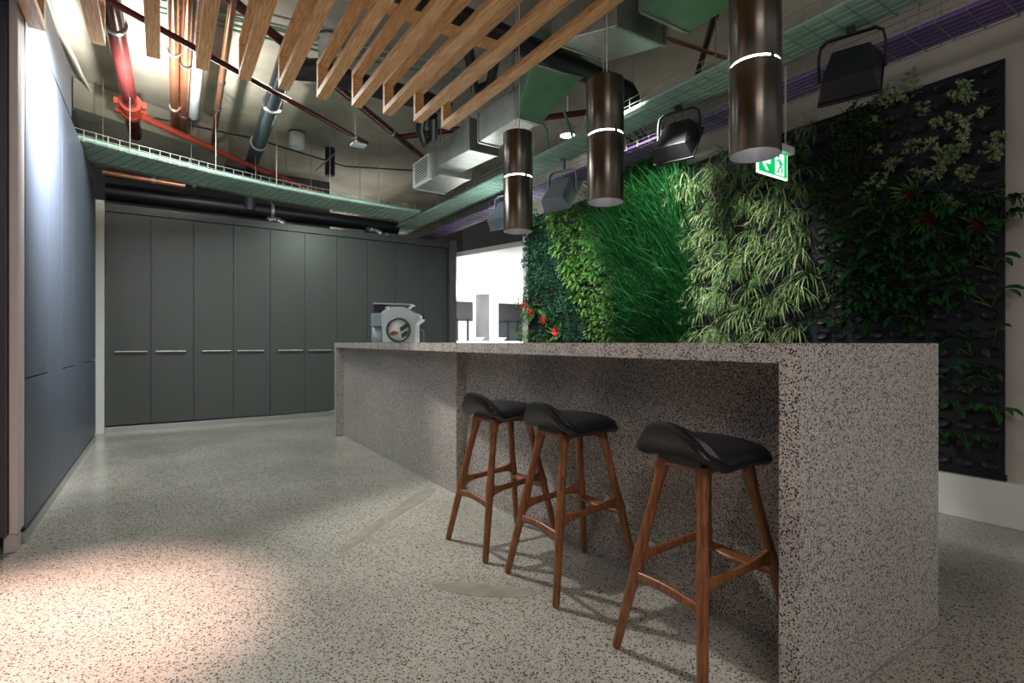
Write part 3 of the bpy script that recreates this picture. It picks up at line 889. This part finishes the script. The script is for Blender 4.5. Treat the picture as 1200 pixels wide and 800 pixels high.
# curved green hoses near duct
pipe('green_hose', [q(632, 140, 3.2), q(641, 152, 3.2), q(642, 172, 3.1), q(640, 186, 3.02)], 0.013, M['galvgreen'], 'pale green hose dropping from the flared duct to the tray', n=8)
pipe('green_hose', [q(660, 128, 3.35), q(668, 150, 3.2), q(673, 168, 3.04)], 0.013, M['galvgreen'], 'pale green hose in front of the glowing round downlight', n=8)

# ------------------------------------------------------------------ floodlights
def make_flood(mat, top=0.218):
    """origin on the pivot; yoke arches up, housing hangs and tips its lens toward +y and down"""
    root = empty('floodlight')
    Rt = Matrix.Rotation(math.radians(-38), 3, 'X')

    def P(x, y, z): return Rt @ Vector((x, y, z))
    MB().hexa([P(-0.115, -0.075, -0.20), P(0.115, -0.075, -0.20), P(0.135, 0.035, -0.215), P(-0.135, 0.035, -0.215),
               P(-0.085, -0.080, 0.075), P(0.085, -0.080, 0.075), P(0.135, 0.035, 0.115), P(-0.135, 0.035, 0.115)]).build('housing', mat, root, bevel=0.006)
    MB().hexa([P(-0.142, 0.036, -0.222), P(0.142, 0.036, -0.222), P(0.142, 0.052, -0.222), P(-0.142, 0.052, -0.222),
               P(-0.142, 0.036, 0.122), P(0.142, 0.036, 0.122), P(0.142, 0.052, 0.122), P(-0.142, 0.052, 0.122)]).build('lens_frame', mat, root, bevel=0.003)
    MB().hexa([P(-0.12, 0.05, -0.20), P(0.12, 0.05, -0.20), P(0.12, 0.056, -0.20), P(-0.12, 0.056, -0.20),
               P(-0.12, 0.05, 0.10), P(0.12, 0.05, 0.10), P(0.12, 0.056, 0.10), P(-0.12, 0.056, 0.10)]).build('lens', M['darkglass'], root)
    pts = [(-0.15, 0, -0.03), (-0.15, 0, 0.10), (-0.14, 0, 0.155), (-0.11, 0, 0.18), (0.11, 0, 0.18), (0.14, 0, 0.155), (0.15, 0, 0.10), (0.15, 0, -0.03)]
    MB().tube(pts, (0.006, 0.015), 8, sq=4, smooth=False).build('yoke', mat, root)
    MB().box(-0.02, 0.02, -0.02, 0.02, 0.184, top).build('clamp', mat, root)
    return root


fl_specs = [(1.54, 'blackplastic', 'largest black floodlight with yoke, under the tray near the bare planter panels', 1.0),
            (2.81, 'blackplastic', 'black floodlight hanging between the nearest and middle pendant lamps', 1.0),
            (4.28, 'floodgrey', 'grey floodlight hanging between the middle and farthest pendant lamps', 1.0),
            (5.35, 'floodgrey', 'small grey floodlight hanging left of the farthest pendant lamp', 1.0)]
protos = {}
for (y, mm, lb, s) in fl_specs:
    if mm not in protos:
        protos[mm] = o = make_flood(M[mm], 0.218 if mm == 'blackplastic' else 0.286)
    else:
        o = copy_tree(protos[mm])
    o.location = (3.44, y, 2.735 if mm == 'blackplastic' else 2.66)
    # yoke points up to tray; the housing tips toward the wall
    o.rotation_euler = (0, 0, math.radians(-72))
    o.scale = (1.13,) * 3
    tag(o, lb, 'floodlight', 'floodlights hanging over the plant wall')

# ------------------------------------------------------------------ exit sign
es = empty('exit_sign', (3.385, 2.0, 2.2))
tag(es, 'green running-man exit sign with left arrow hanging before the plant wall', 'exit sign')
MB().box(-0.175, 0.175, -0.006, 0.006, 0, 0.172).build('sign_panel', M['signwhite'], es, bevel=0.001)
MB().box(-0.163, 0.163, -0.0085, -0.0062, 0.012, 0.172).build('green_face', M['signgreen'], es)
MB().box(-0.185, 0.20, -0.045, 0.045, 0.172, 0.222).build('sign_housing', M['bodywhite'], es, bevel=0.006)


def flat(pts, name='symbol', mat=None, y0=-0.0105):
    return MB().prism(pts, lambda a, b, t: (a, t, b), y0, -0.0086)


ar = flat([(-0.145, 0.09), (-0.085, 0.15), (-0.058, 0.15), (-0.100, 0.105), (-0.035, 0.105), (-0.035, 0.075), (-0.100, 0.075), (-0.058, 0.03), (-0.085, 0.03)])
ar.build('arrow', M['signwhite'], es)
flat([(0.02, 0.02), (0.125, 0.02), (0.125, 0.162), (0.02, 0.162)]).build('doorway_symbol', M['signwhite'], es)
mn = MB()


def fm(pts): mn.prism(pts, lambda a, b, t: (a, t, b), -0.0125, -0.0107)


fm([(0.055 + 0.0125 * math.cos(k * PI / 6), 0.142 + 0.0125 * math.sin(k * PI / 6)) for k in range(12)])
fm([(0.062, 0.128), (0.082, 0.12), (0.092, 0.085), (0.074, 0.078), (0.060, 0.100)])
fm([(0.064, 0.126), (0.038, 0.118), (0.028, 0.098), (0.036, 0.094), (0.045, 0.108), (0.068, 0.112)])
fm([(0.082, 0.12), (0.104, 0.098), (0.118, 0.102), (0.118, 0.093), (0.100, 0.088), (0.078, 0.104)])
fm([(0.074, 0.082), (0.056, 0.066), (0.050, 0.042), (0.030, 0.042), (0.030, 0.032), (0.060, 0.032), (0.068, 0.058), (0.092, 0.078)])
fm([(0.080, 0.082), (0.092, 0.084), (0.104, 0.058), (0.098, 0.026), (0.086, 0.026), (0.090, 0.054)])
mn.build('running_figure', M['signgreen'], es)
chn = MB()
for k in range(31):
    z = 0.222 + 0.008 + k * 0.018
    ring = []
    for j in range(9):
        th = 2 * PI * j / 8
        a_ = 0.006 * math.cos(th); b_ = 0.012 * math.sin(th)
        ring.append((0.16 + (a_ if k % 2 else 0), (0 if k % 2 else a_), z + b_))
    chn.tube(ring, 0.0018, 5, cap=False)
chn.build('chain', M['bodywhite'], es)

# ------------------------------------------------------------------ plant wall panels
PW = 4.245
CWID, RHT = 0.499, 0.57


def panel_mesh(rows):
    h = rows * 0.114
    m = MB().box(0, 0.014, 0.002, CWID - 0.002, 0.002, h - 0.002)
    for r_ in range(rows):
        for c_ in range(4):
            yy = 0.0625 + c_ * 0.1247; zz = 0.055 + r_ * 0.114
            n = 18
            vs, fs = [], []
            # a scooped cup lip: oval rim standing out at the bottom
            prof = [(1.0, 0.0, 0), (0.98, -0.012, 0), (0.86, -0.016, 0), (0.78, -0.004, 1), (0.5, -0.002, 1), (0.02, -0.0015, 1)]
            base = 0
            for (k, out, mi) in prof:
                for j in range(n):
                    th = 2 * PI * j / n
                    lowk = (1 - math.sin(th)) * 0.5
                    vs.append((out * (0.5 + 1.3 * lowk), yy + 0.047 * k * math.cos(th), zz + 0.034 * k * math.sin(th)))
            for i in range(len(prof) - 1):
                ff = [(i * n + j, (i + 1) * n + j, (i + 1) * n + (j + 1) % n, i * n + (j + 1) % n) for j in range(n)]
                if i == 0: m.add(vs, [], 0)
                b0 = len(m.v) - len(vs)
                m.f += [tuple(q_ + b0 for q_ in f) for f in ff]
                m.mi += [prof[i + 1][2]] * len(ff); m.smooth += [True] * len(ff)
    return m


pm = {5: panel_mesh(5), 2: panel_mesh(2)}
rown = ['bottom', 'second', 'third', 'fourth', 'top']
pobj = {}
for cidx in range(10):
    for r_ in range(5):
        rows = 5 if r_ < 4 else 2
        if rows not in pobj:
            pobj[rows] = o = pm[rows].build('planter_panel', [M['panel'], M['cup']])
        else:
            o = pobj[rows].copy(); COL.objects.link(o)
        o.location = (PW - 0.012, 1.04 + cidx * CWID, 0.302 + r_ * RHT)
        tag(o, 'black cup planter panel, %s row, %s column counted from the plaster end' % (rown[r_], ordn[cidx]), 'planter panel', 'black planter panels of the plant wall')
tag(MB().box(PW - 0.012, PW + 0.013, 1.035, 6.035, 0.264, 0.301).build('gutter', M['cup'], bevel=0.002), 'black gutter along the foot of the plant wall', 'gutter')

# ------------------------------------------------------------------ plants
G = {}
G['small'] = leafmat('small_dark_leaf', (0.010, 0.05, 0.018), (0.045, 0.15, 0.07))
G['pothos'] = leafmat('yellow_green_leaf', (0.015, 0.085, 0.015), (0.13, 0.26, 0.045))
G['grass'] = leafmat('grass_blade', (0.004, 0.045, 0.012), (0.035, 0.20, 0.05), 0.3)
G['spider'] = leafmat('spider_leaf', (0.045, 0.13, 0.035), (0.15, 0.29, 0.09))
G['cream'] = leafmat('cream_leaf', (0.30, 0.40, 0.18), (0.50, 0.58, 0.32))
G['moss'] = leafmat('mossy_leaf', (0.012, 0.04, 0.010), (0.06, 0.11, 0.03))
G['varieg'] = leafmat('variegated_leaf', (0.20, 0.30, 0.13), (0.52, 0.60, 0.36))
G['lily'] = leafmat('glossy_dark_leaf', (0.010, 0.055, 0.018), (0.035, 0.14, 0.045), 0.25)
G['shaded_red'] = leafmat('shaded_red_bract', (0.06, 0.003, 0.008), (0.15, 0.012, 0.02))  # darker copy of the red bract, shade of the dim end put into colour
G['red'] = leafmat('red_bract', (0.45, 0.01, 0.02), (0.75, 0.04, 0.06))
G['stem'] = leafmat('green_stem', (0.06, 0.14, 0.03), (0.12, 0.22, 0.06))
rnd = random.Random(11)


def blade(m, p, d, L_, wd, droop, n=5, mi=0, mode='grass', fold=0.25):
    p = Vector(p); d = Vector(d).normalized()
    side = d.cross(Vector((0, 0, 1)))
    if side.length < 0.1: side = Vector((0, 1, 0))
    side.normalize()
    side = (Matrix.Rotation(rnd.uniform(-0.7, 0.7), 3, d) @ side)
    vs = []
    for i in range(n + 1):
        t = i / n
        if mode == 'grass': w_ = wd * (0.7 + 0.6 * t) * (1 - t ** 2.5) + 0.0004
        else: w_ = wd * (math.sin(PI * min(1, t * 0.92 + 0.06)) ** 0.8) + 0.0003
        nrm = side.cross(d).normalized()
        vs += [p - side * w_ / 2 + nrm * w_ * fold, p, p + side * w_ / 2 + nrm * w_ * fold]
        d = (d + Vector((0, 0, -droop / n))).normalized()
        side = (side - d * side.dot(d)).normalized()
        p = p + d * (L_ / n)
    fs = []
    for i in range(n):
        a_ = i * 3
        fs += [(a_, a_ + 1, a_ + 4, a_ + 3), (a_ + 1, a_ + 2, a_ + 5, a_ + 4)]
    m.add(vs, fs, mi, True)
    return p


def rv(a=1.0): return Vector((rnd.uniform(-a, a), rnd.uniform(-a, a), rnd.uniform(-a, a)))


def bush(n, rad, llen, lw, out=0.1, mi2=0.0, droop=0.8, flat_=0.6):
    """leaves over a dome whose base sits at the origin, opening toward -x"""
    m = MB()
    for k in range(n):
        d = Vector((-abs(rnd.gauss(0, 1)) * flat_, rnd.gauss(0, 1), rnd.gauss(0, 1))).normalized()
        r_ = rnd.uniform(0.25, 1.0)
        p = Vector((d.x * out * r_ - 0.01, d.y * rad * r_, d.z * rad * r_))
        ld = (d + Vector((-0.6, 0, 0)) + rv(0.7)).normalized()
        blade(m, p, ld, llen * rnd.uniform(0.7, 1.25), lw * rnd.uniform(0.8, 1.2), droop, 3, 1 if rnd.random() < mi2 else 0, 'leaf', 0.18)
    for k in range(5):
        d = Vector((-rnd.uniform(0.3, 1) * out, rnd.uniform(-1, 1) * rad * 0.7, rnd.uniform(-1, 1) * rad * 0.7))
        m.tube([(0.0, 0, 0), d * 0.6 + Vector((0, 0, 0.01)), d], 0.0016, 4, mi=2 if False else 0)
    return m


def grass_clump(v):
    m = MB()
    for k in range(34):
        d = Vector((-rnd.uniform(0.12, 0.42), rnd.gauss(0.22, 0.22), rnd.uniform(0.9, 1.6)))
        blade(m, (-0.005, rnd.uniform(-0.04, 0.04), rnd.uniform(-0.03, 0.03)), d, rnd.uniform(0.32, 0.75), rnd.uniform(0.008, 0.016), rnd.uniform(0.5, 2.0), 8, 0)
    return m


def spider(v):
    m = MB()
    for k in range(34):
        d = Vector((-rnd.uniform(0.3, 1.0), rnd.gauss(0, 0.6), rnd.uniform(-0.1, 1.1)))
        blade(m, (-0.005, rnd.uniform(-0.03, 0.03), rnd.uniform(-0.02, 0.02)), d, rnd.uniform(0.13, 0.27), rnd.uniform(0.006, 0.011), rnd.uniform(1.4, 3.2), 6, 1 if rnd.random() < 0.38 else 0)
    for k in range(3):
        d = Vector((-rnd.uniform(0.5, 1.0), rnd.gauss(0, 0.5), rnd.uniform(0.1, 0.6))).normalized()
        pts = [Vector((0, 0, 0))]
        for j in range(6):
            pts.append(pts[-1] + d * 0.045); d = (d + Vector((0, 0, -0.45))).normalized()
        m.tube(pts, 0.0016, 4, mi=1)
        for j in range(12):
            blade(m, pts[-1], Vector((-0.3, 0, 0.2)) + rv(1), rnd.uniform(0.03, 0.07), 0.006, 1.4, 3, 1 if rnd.random() < 0.3 else 0)
    return m


def cluster():
    m = MB()
    for s in range(7):
        c = Vector((-0.02 - rnd.random() * 0.06, rnd.uniform(-0.05, 0.05), rnd.uniform(-0.045, 0.045)))
        m.tube([(0, 0, 0), c * 0.5 + Vector((0, 0, 0.01)), c], 0.0015, 4)
        for k in range(11):
            blade(m, c, rv(1) + Vector((-0.3, 0, 0.1)), rnd.uniform(0.018, 0.036), rnd.uniform(0.009, 0.014), 0.6, 3, 1 if rnd.random() < 0.35 else 0, 'leaf', 0.2)
    return m


def stem_plant(nl, big):
    root = empty('stem_plant')
    st, lf = MB(), MB()
    for k in range(nl):
        d = Vector((-rnd.uniform(0.2, 0.8), rnd.gauss(0, 0.55), rnd.uniform(0.5, 1.2))).normalized()
        L_ = rnd.uniform(0.07, 0.14) * big
        p1 = d * L_ * 0.6; d2 = (d + Vector((-0.1, d.y * 0.3, -0.25))).normalized(); p2 = p1 + d2 * L_ * 0.5
        st.tube([(0, 0, 0), p1, p2], 0.0028, 5)
        blade(lf, p2, d2 + Vector((0, rnd.gauss(0, 0.3), -0.2)), rnd.uniform(0.09, 0.15) * big, 0.036 * big, 1.3, 6, 0, 'leaf', 0.15)
    st.build('stem', G['stem'], root)
    lf.build('leaf', G['lily'], root)
    return root


def bromeliad(bract='red'):
    root = empty('red_bromeliad')
    a_, b_ = MB(), MB()
    for k in range(16):
        th = 2 * PI * k / 16 + rnd.uniform(-0.2, 0.2)
        blade(a_, (-0.01, 0, 0), Vector((-0.55, math.cos(th), math.sin(th) + 0.2)), rnd.uniform(0.12, 0.2), 0.022, 0.9, 5, 0, 'leaf', 0.2)
    for k in range(12):
        th = 2 * PI * k / 12
        blade(b_, (-0.05, 0, 0), Vector((-0.55, math.cos(th), math.sin(th))), rnd.uniform(0.06, 0.10), 0.020, 0.4, 4, 0, 'leaf', 0.2)
    a_.build('leaf', G['pothos'], root)
    tag(b_.build('flower', G[bract], root), 'red star-shaped bloom')
    return root


def scatter(name, protos_, cat, group, label, pts, smin, smax, spin=0.5, depth=0.0):
    """pts: (y, z) or (y, z, column); label gets the column and the place in it from the top"""
    used = set()
    if len(pts[0]) == 3:
        cols = sorted({p[2] for p in pts})
        items = []
        for ci, c in enumerate(cols):
            for ri, p in enumerate(sorted([p for p in pts if p[2] == c], key=lambda p: -p[1])):
                items.append((p[0], p[1], label % (nth(ci), nth(ri))))
    else:
        items = [(p[0], p[1], label % nth(i)) for i, p in enumerate(sorted(pts, key=lambda p: p[0]))]
    for i, (y, z, lb) in enumerate(items):
        k = rnd.randrange(len(protos_))
        if k not in used:
            o = protos_[k]; used.add(k)
        else:
            o = copy_tree(protos_[k])
        o.location = (PW - 0.02 - rnd.random() * depth, y, z)
        o.rotation_euler = (rnd.uniform(-spin, spin), rnd.uniform(-0.15, 0.15), rnd.uniform(-0.25, 0.25))
        s = rnd.uniform(smin, smax)
        o.scale = (s, s, s)
        tag(o, lb, cat, group)
    for k, p in enumerate(protos_):
        if k not in used:
            for c in list(p.children): bpy.data.objects.remove(c)
            bpy.data.objects.remove(p)


def grid(y0, y1, z0, z1, step, cond, jit=0.3):
    out = []
    y = y0
    row = 0
    while y < y1:
        z = z0 + (step / 2 if row % 2 else 0)
        while z < z1:
            yy, zz = y + rnd.uniform(-jit, jit) * step, z + rnd.uniform(-jit, jit) * step
            u, v = proj(PW, yy, zz)
            if 1.06 < yy < 6.0 and 0.3 < zz < 2.80 and cond(u, v): out.append((yy, zz, row))
            z += step
        y += step; row += 1
    return out


# borders between the planted drifts, as seen from the front
bAB = lambda v: 640 + (v - 235) * 0.34
bBC = lambda v: 738 if v < 235 else (700 + (v - 235) * 0.28 if v < 400 else 746)
bCD = lambda v: 806 + (v - 180) * 0.03
bDE = lambda v: 962 + 10 * math.sin(v * 0.05) - max(0, v - 330) * 0.35

pr = [bush(70, 0.105, 0.030, 0.017, 0.10).build('small_leaved_plant', [G['small']]) for _ in range(3)]
scatter('small', pr, 'plant', 'dark small-leaved plants at the far end of the plant wall', 'small-leaved plant at the wall far end, %s column from right, %s from top',
        grid(4.7, 6.02, 0.85, 2.78, 0.125, lambda u, v: u < bAB(v) and not (u < 640 and v > 352)), 0.8, 1.15, 3.1, 0.04)
pr = [bush(46, 0.12, 0.062, 0.027, 0.14, droop=1.3).build('yellow_green_plant', [G['pothos']]) for _ in range(3)]
scatter('pothos', pr, 'plant', 'yellow-green leafy plants beside the long grass', 'yellow-green plant left of long grass, %s column from right, %s from top',
        grid(3.9, 5.9, 0.85, 2.80, 0.15, lambda u, v: bAB(v) <= u < bBC(v)), 0.75, 1.15, 0.6, 0.05)
pr = [bush(34, 0.10, 0.055, 0.022, 0.12, droop=1.0).build('bright_leaf_plant', [G['pothos']]) for _ in range(2)]
scatter('bright', pr, 'plant', 'bright green plants around the red flowers', 'bright green leafy plant around the red star flowers, %s from the right',
        [(pl(u, v, 0, PW).y, pl(u, v, 0, PW).z) for u, v in ((616, 352), (622, 372), (615, 388), (630, 392), (635, 360), (646, 396), (618, 398))], 0.9, 1.2, 0.5, 0.03)
pr = [grass_clump(0).build('grass_clump', [G['grass']]) for _ in range(4)]
scatter('grass', pr, 'grass', 'long dark grass clumps in the plant wall', 'long grass clump, %s column from the spider plants, %s from top',
        grid(3.0, 4.5, 0.75, 2.72, 0.145, lambda u, v: bBC(v) <= u < bCD(v) + 6 and v > 195), 0.75, 1.2, 0.25, 0.03)
pr = [spider(0).build('spider_plant', [G['spider'], G['cream']]) for _ in range(4)]
scatter('spider', pr, 'spider plant', 'striped spider plants in the plant wall', 'striped spider plant, %s column from the mossy plants, %s from top',
        grid(1.9, 3.4, 0.85, 2.78, 0.16, lambda u, v: bCD(v) <= u < bDE(v)), 0.8, 1.2, 0.3, 0.04)
pr = [bush(60, 0.09, 0.026, 0.018, 0.07).build('mossy_plant', [G['moss']]) for _ in range(3)]
scatter('moss', pr, 'plant', 'dark mossy plants right of the spider plants', 'dark mossy plant, %s column from the right of its patch, %s from top',
        grid(1.4, 2.4, 1.3, 2.80, 0.115, lambda u, v: bDE(v) <= u < 1052 - max(0, 130 - v) * 0.5 + rnd.uniform(-14, 6) and v < 345), 0.8, 1.15, 3.1, 0.03)

cl = [(1072, 93), (1035, 121), (1048, 123), (1030, 142), (1084, 129), (1132, 117), (1127, 110), (1141, 112), (1150, 136), (1098, 145), (1113, 145), (1134, 159), (1128, 150), (1137, 170), (1122, 178), (1170, 174), (1184, 184), (1180, 158), (1160, 176),
      (1069, 175), (1090, 171), (1101, 181), (1122, 185), (1110, 192), (1125, 204), (1095, 208), (1077, 202), (1138, 204), (1106, 204), (1116, 237), (1119, 245), (1069, 252), (1048, 196), (1035, 213), (1029, 177), (1023, 237), (1012, 228), (1042, 112), (1058, 122), (1074, 104)]
pr = [cluster().build('variegated_plant', [G['varieg'], G['cream']]) for _ in range(4)]
scatter('cluster', pr, 'plant', 'pale variegated plants on the bare dark panels', 'small pale variegated plant on the bare black panels, %s from the plaster edge',
        [(max(1.06, pl(u + 3, v, 0, PW).y), pl(u + 3, v, 0, PW).z) for u, v in cl], 0.75, 1.15, 3.1)

sp = [(1165, 318), (1163, 360), (1137, 346), (1139, 418), (1167, 399), (1111, 364), (1081, 367), (1111, 444), (1137, 462), (1125, 486), (1137, 525), (1112, 518), (1168, 490), (1165, 448), (1132, 396), (1150, 300), (1172, 262), (1168, 245)]
pr = [stem_plant(5, 1.0) for _ in range(3)] + [stem_plant(3, 0.8)]
scatter('stem', pr, 'plant', 'long-stemmed glossy plants low on the planter panels', 'glossy long-stemmed plant low on the bare black panels, %s from the plaster edge',
        [(max(1.07, pl(min(u, 1174), v, 0, PW).y), pl(u, v, 0, PW).z) for u, v in sp], 0.8, 1.15, 0.3)
pr = [stem_plant(8, 1.1) for _ in range(3)]
scatter('stemd', pr, 'plant', 'dense dark glossy plants around the red blooms', 'dark glossy plant, %s column from the plaster edge, %s from top',
        grid(1.07, 2.3, 1.15, 2.15, 0.125, lambda u, v: u > 985 + max(0, 340 - v) * 0.35 and u < 1178 and v > 235 + max(0, 1090 - u) * 0.25 and v < 395 - max(0, u - 1080) * 1.2), 0.8, 1.15, 0.4)

brp = bromeliad()
brd = bromeliad('shaded_red')
fb = [(618, 357), (626, 365), (641, 376), (655, 389), (1152, 264), (1090, 256), (1068, 228)]
pos_lb = ['red star flower plant, highest of the four at the plant wall far end', 'red star flower plant, second highest at the plant wall far end', 'red star flower plant, third from the top at the plant wall far end',
          'red star flower plant, lowest of four, just above the counter top', 'dim red bromeliad nearest the plaster edge of the plant wall', 'dim red bromeliad below the variegated plants', 'dim red bromeliad beside the dark mossy plants']
for i, (u, v) in enumerate(fb):
    o = {0: brp, 4: brd}.get(i) or copy_tree(brp if i < 4 else brd)
    p = pl(u, v, 0, PW - 0.12)
    o.location = (PW - 0.11, p.y, p.z)
    o.scale = (1.0,) * 3 if i < 4 else (0.8,) * 3
    o.rotation_euler = (i * 1.3, 0, 0)
    tag(o, pos_lb[i], 'flower', 'red bromeliads in the plant wall')

# ------------------------------------------------------------------ lobby furniture
wt = empty('white_high_table', (6.2, 10.9, 0), 0.1)
tag(wt, 'white high table in the bright lobby beyond the counter', 'table')
MB().box(-1.5, 1.5, -0.6, 0.6, 1.09, 1.13).build('table_top', M['white'], wt, bevel=0.005)
for sx in (-1.4, 1.4):
    for sy in (-0.5, 0.5):
        MB().box(sx - 0.03, sx + 0.03, sy - 0.03, sy + 0.03, 0, 1.089).build('leg', M['white'], wt)
for k, (x, y, lb) in enumerate([(-0.9, 0.1, 'white stacked bowl on the lobby table, left one'), (-0.1, -0.2, 'white stacked bowl on the lobby table, middle one'), (0.7, 0.1, 'white stacked bowl on the lobby table, right one')]):
    b = MB().lathe([(0.001, 0.0), (0.06, 0.0), (0.15, 0.08), (0.14, 0.085), (0.05, 0.02), (0.001, 0.02)], n=24).build('white_bowl', M['white'])
    b.location = Vector((6.2 + x, 10.9 + y, 1.131))
    tag(b, lb, 'bowl', 'white bowls on the lobby table')
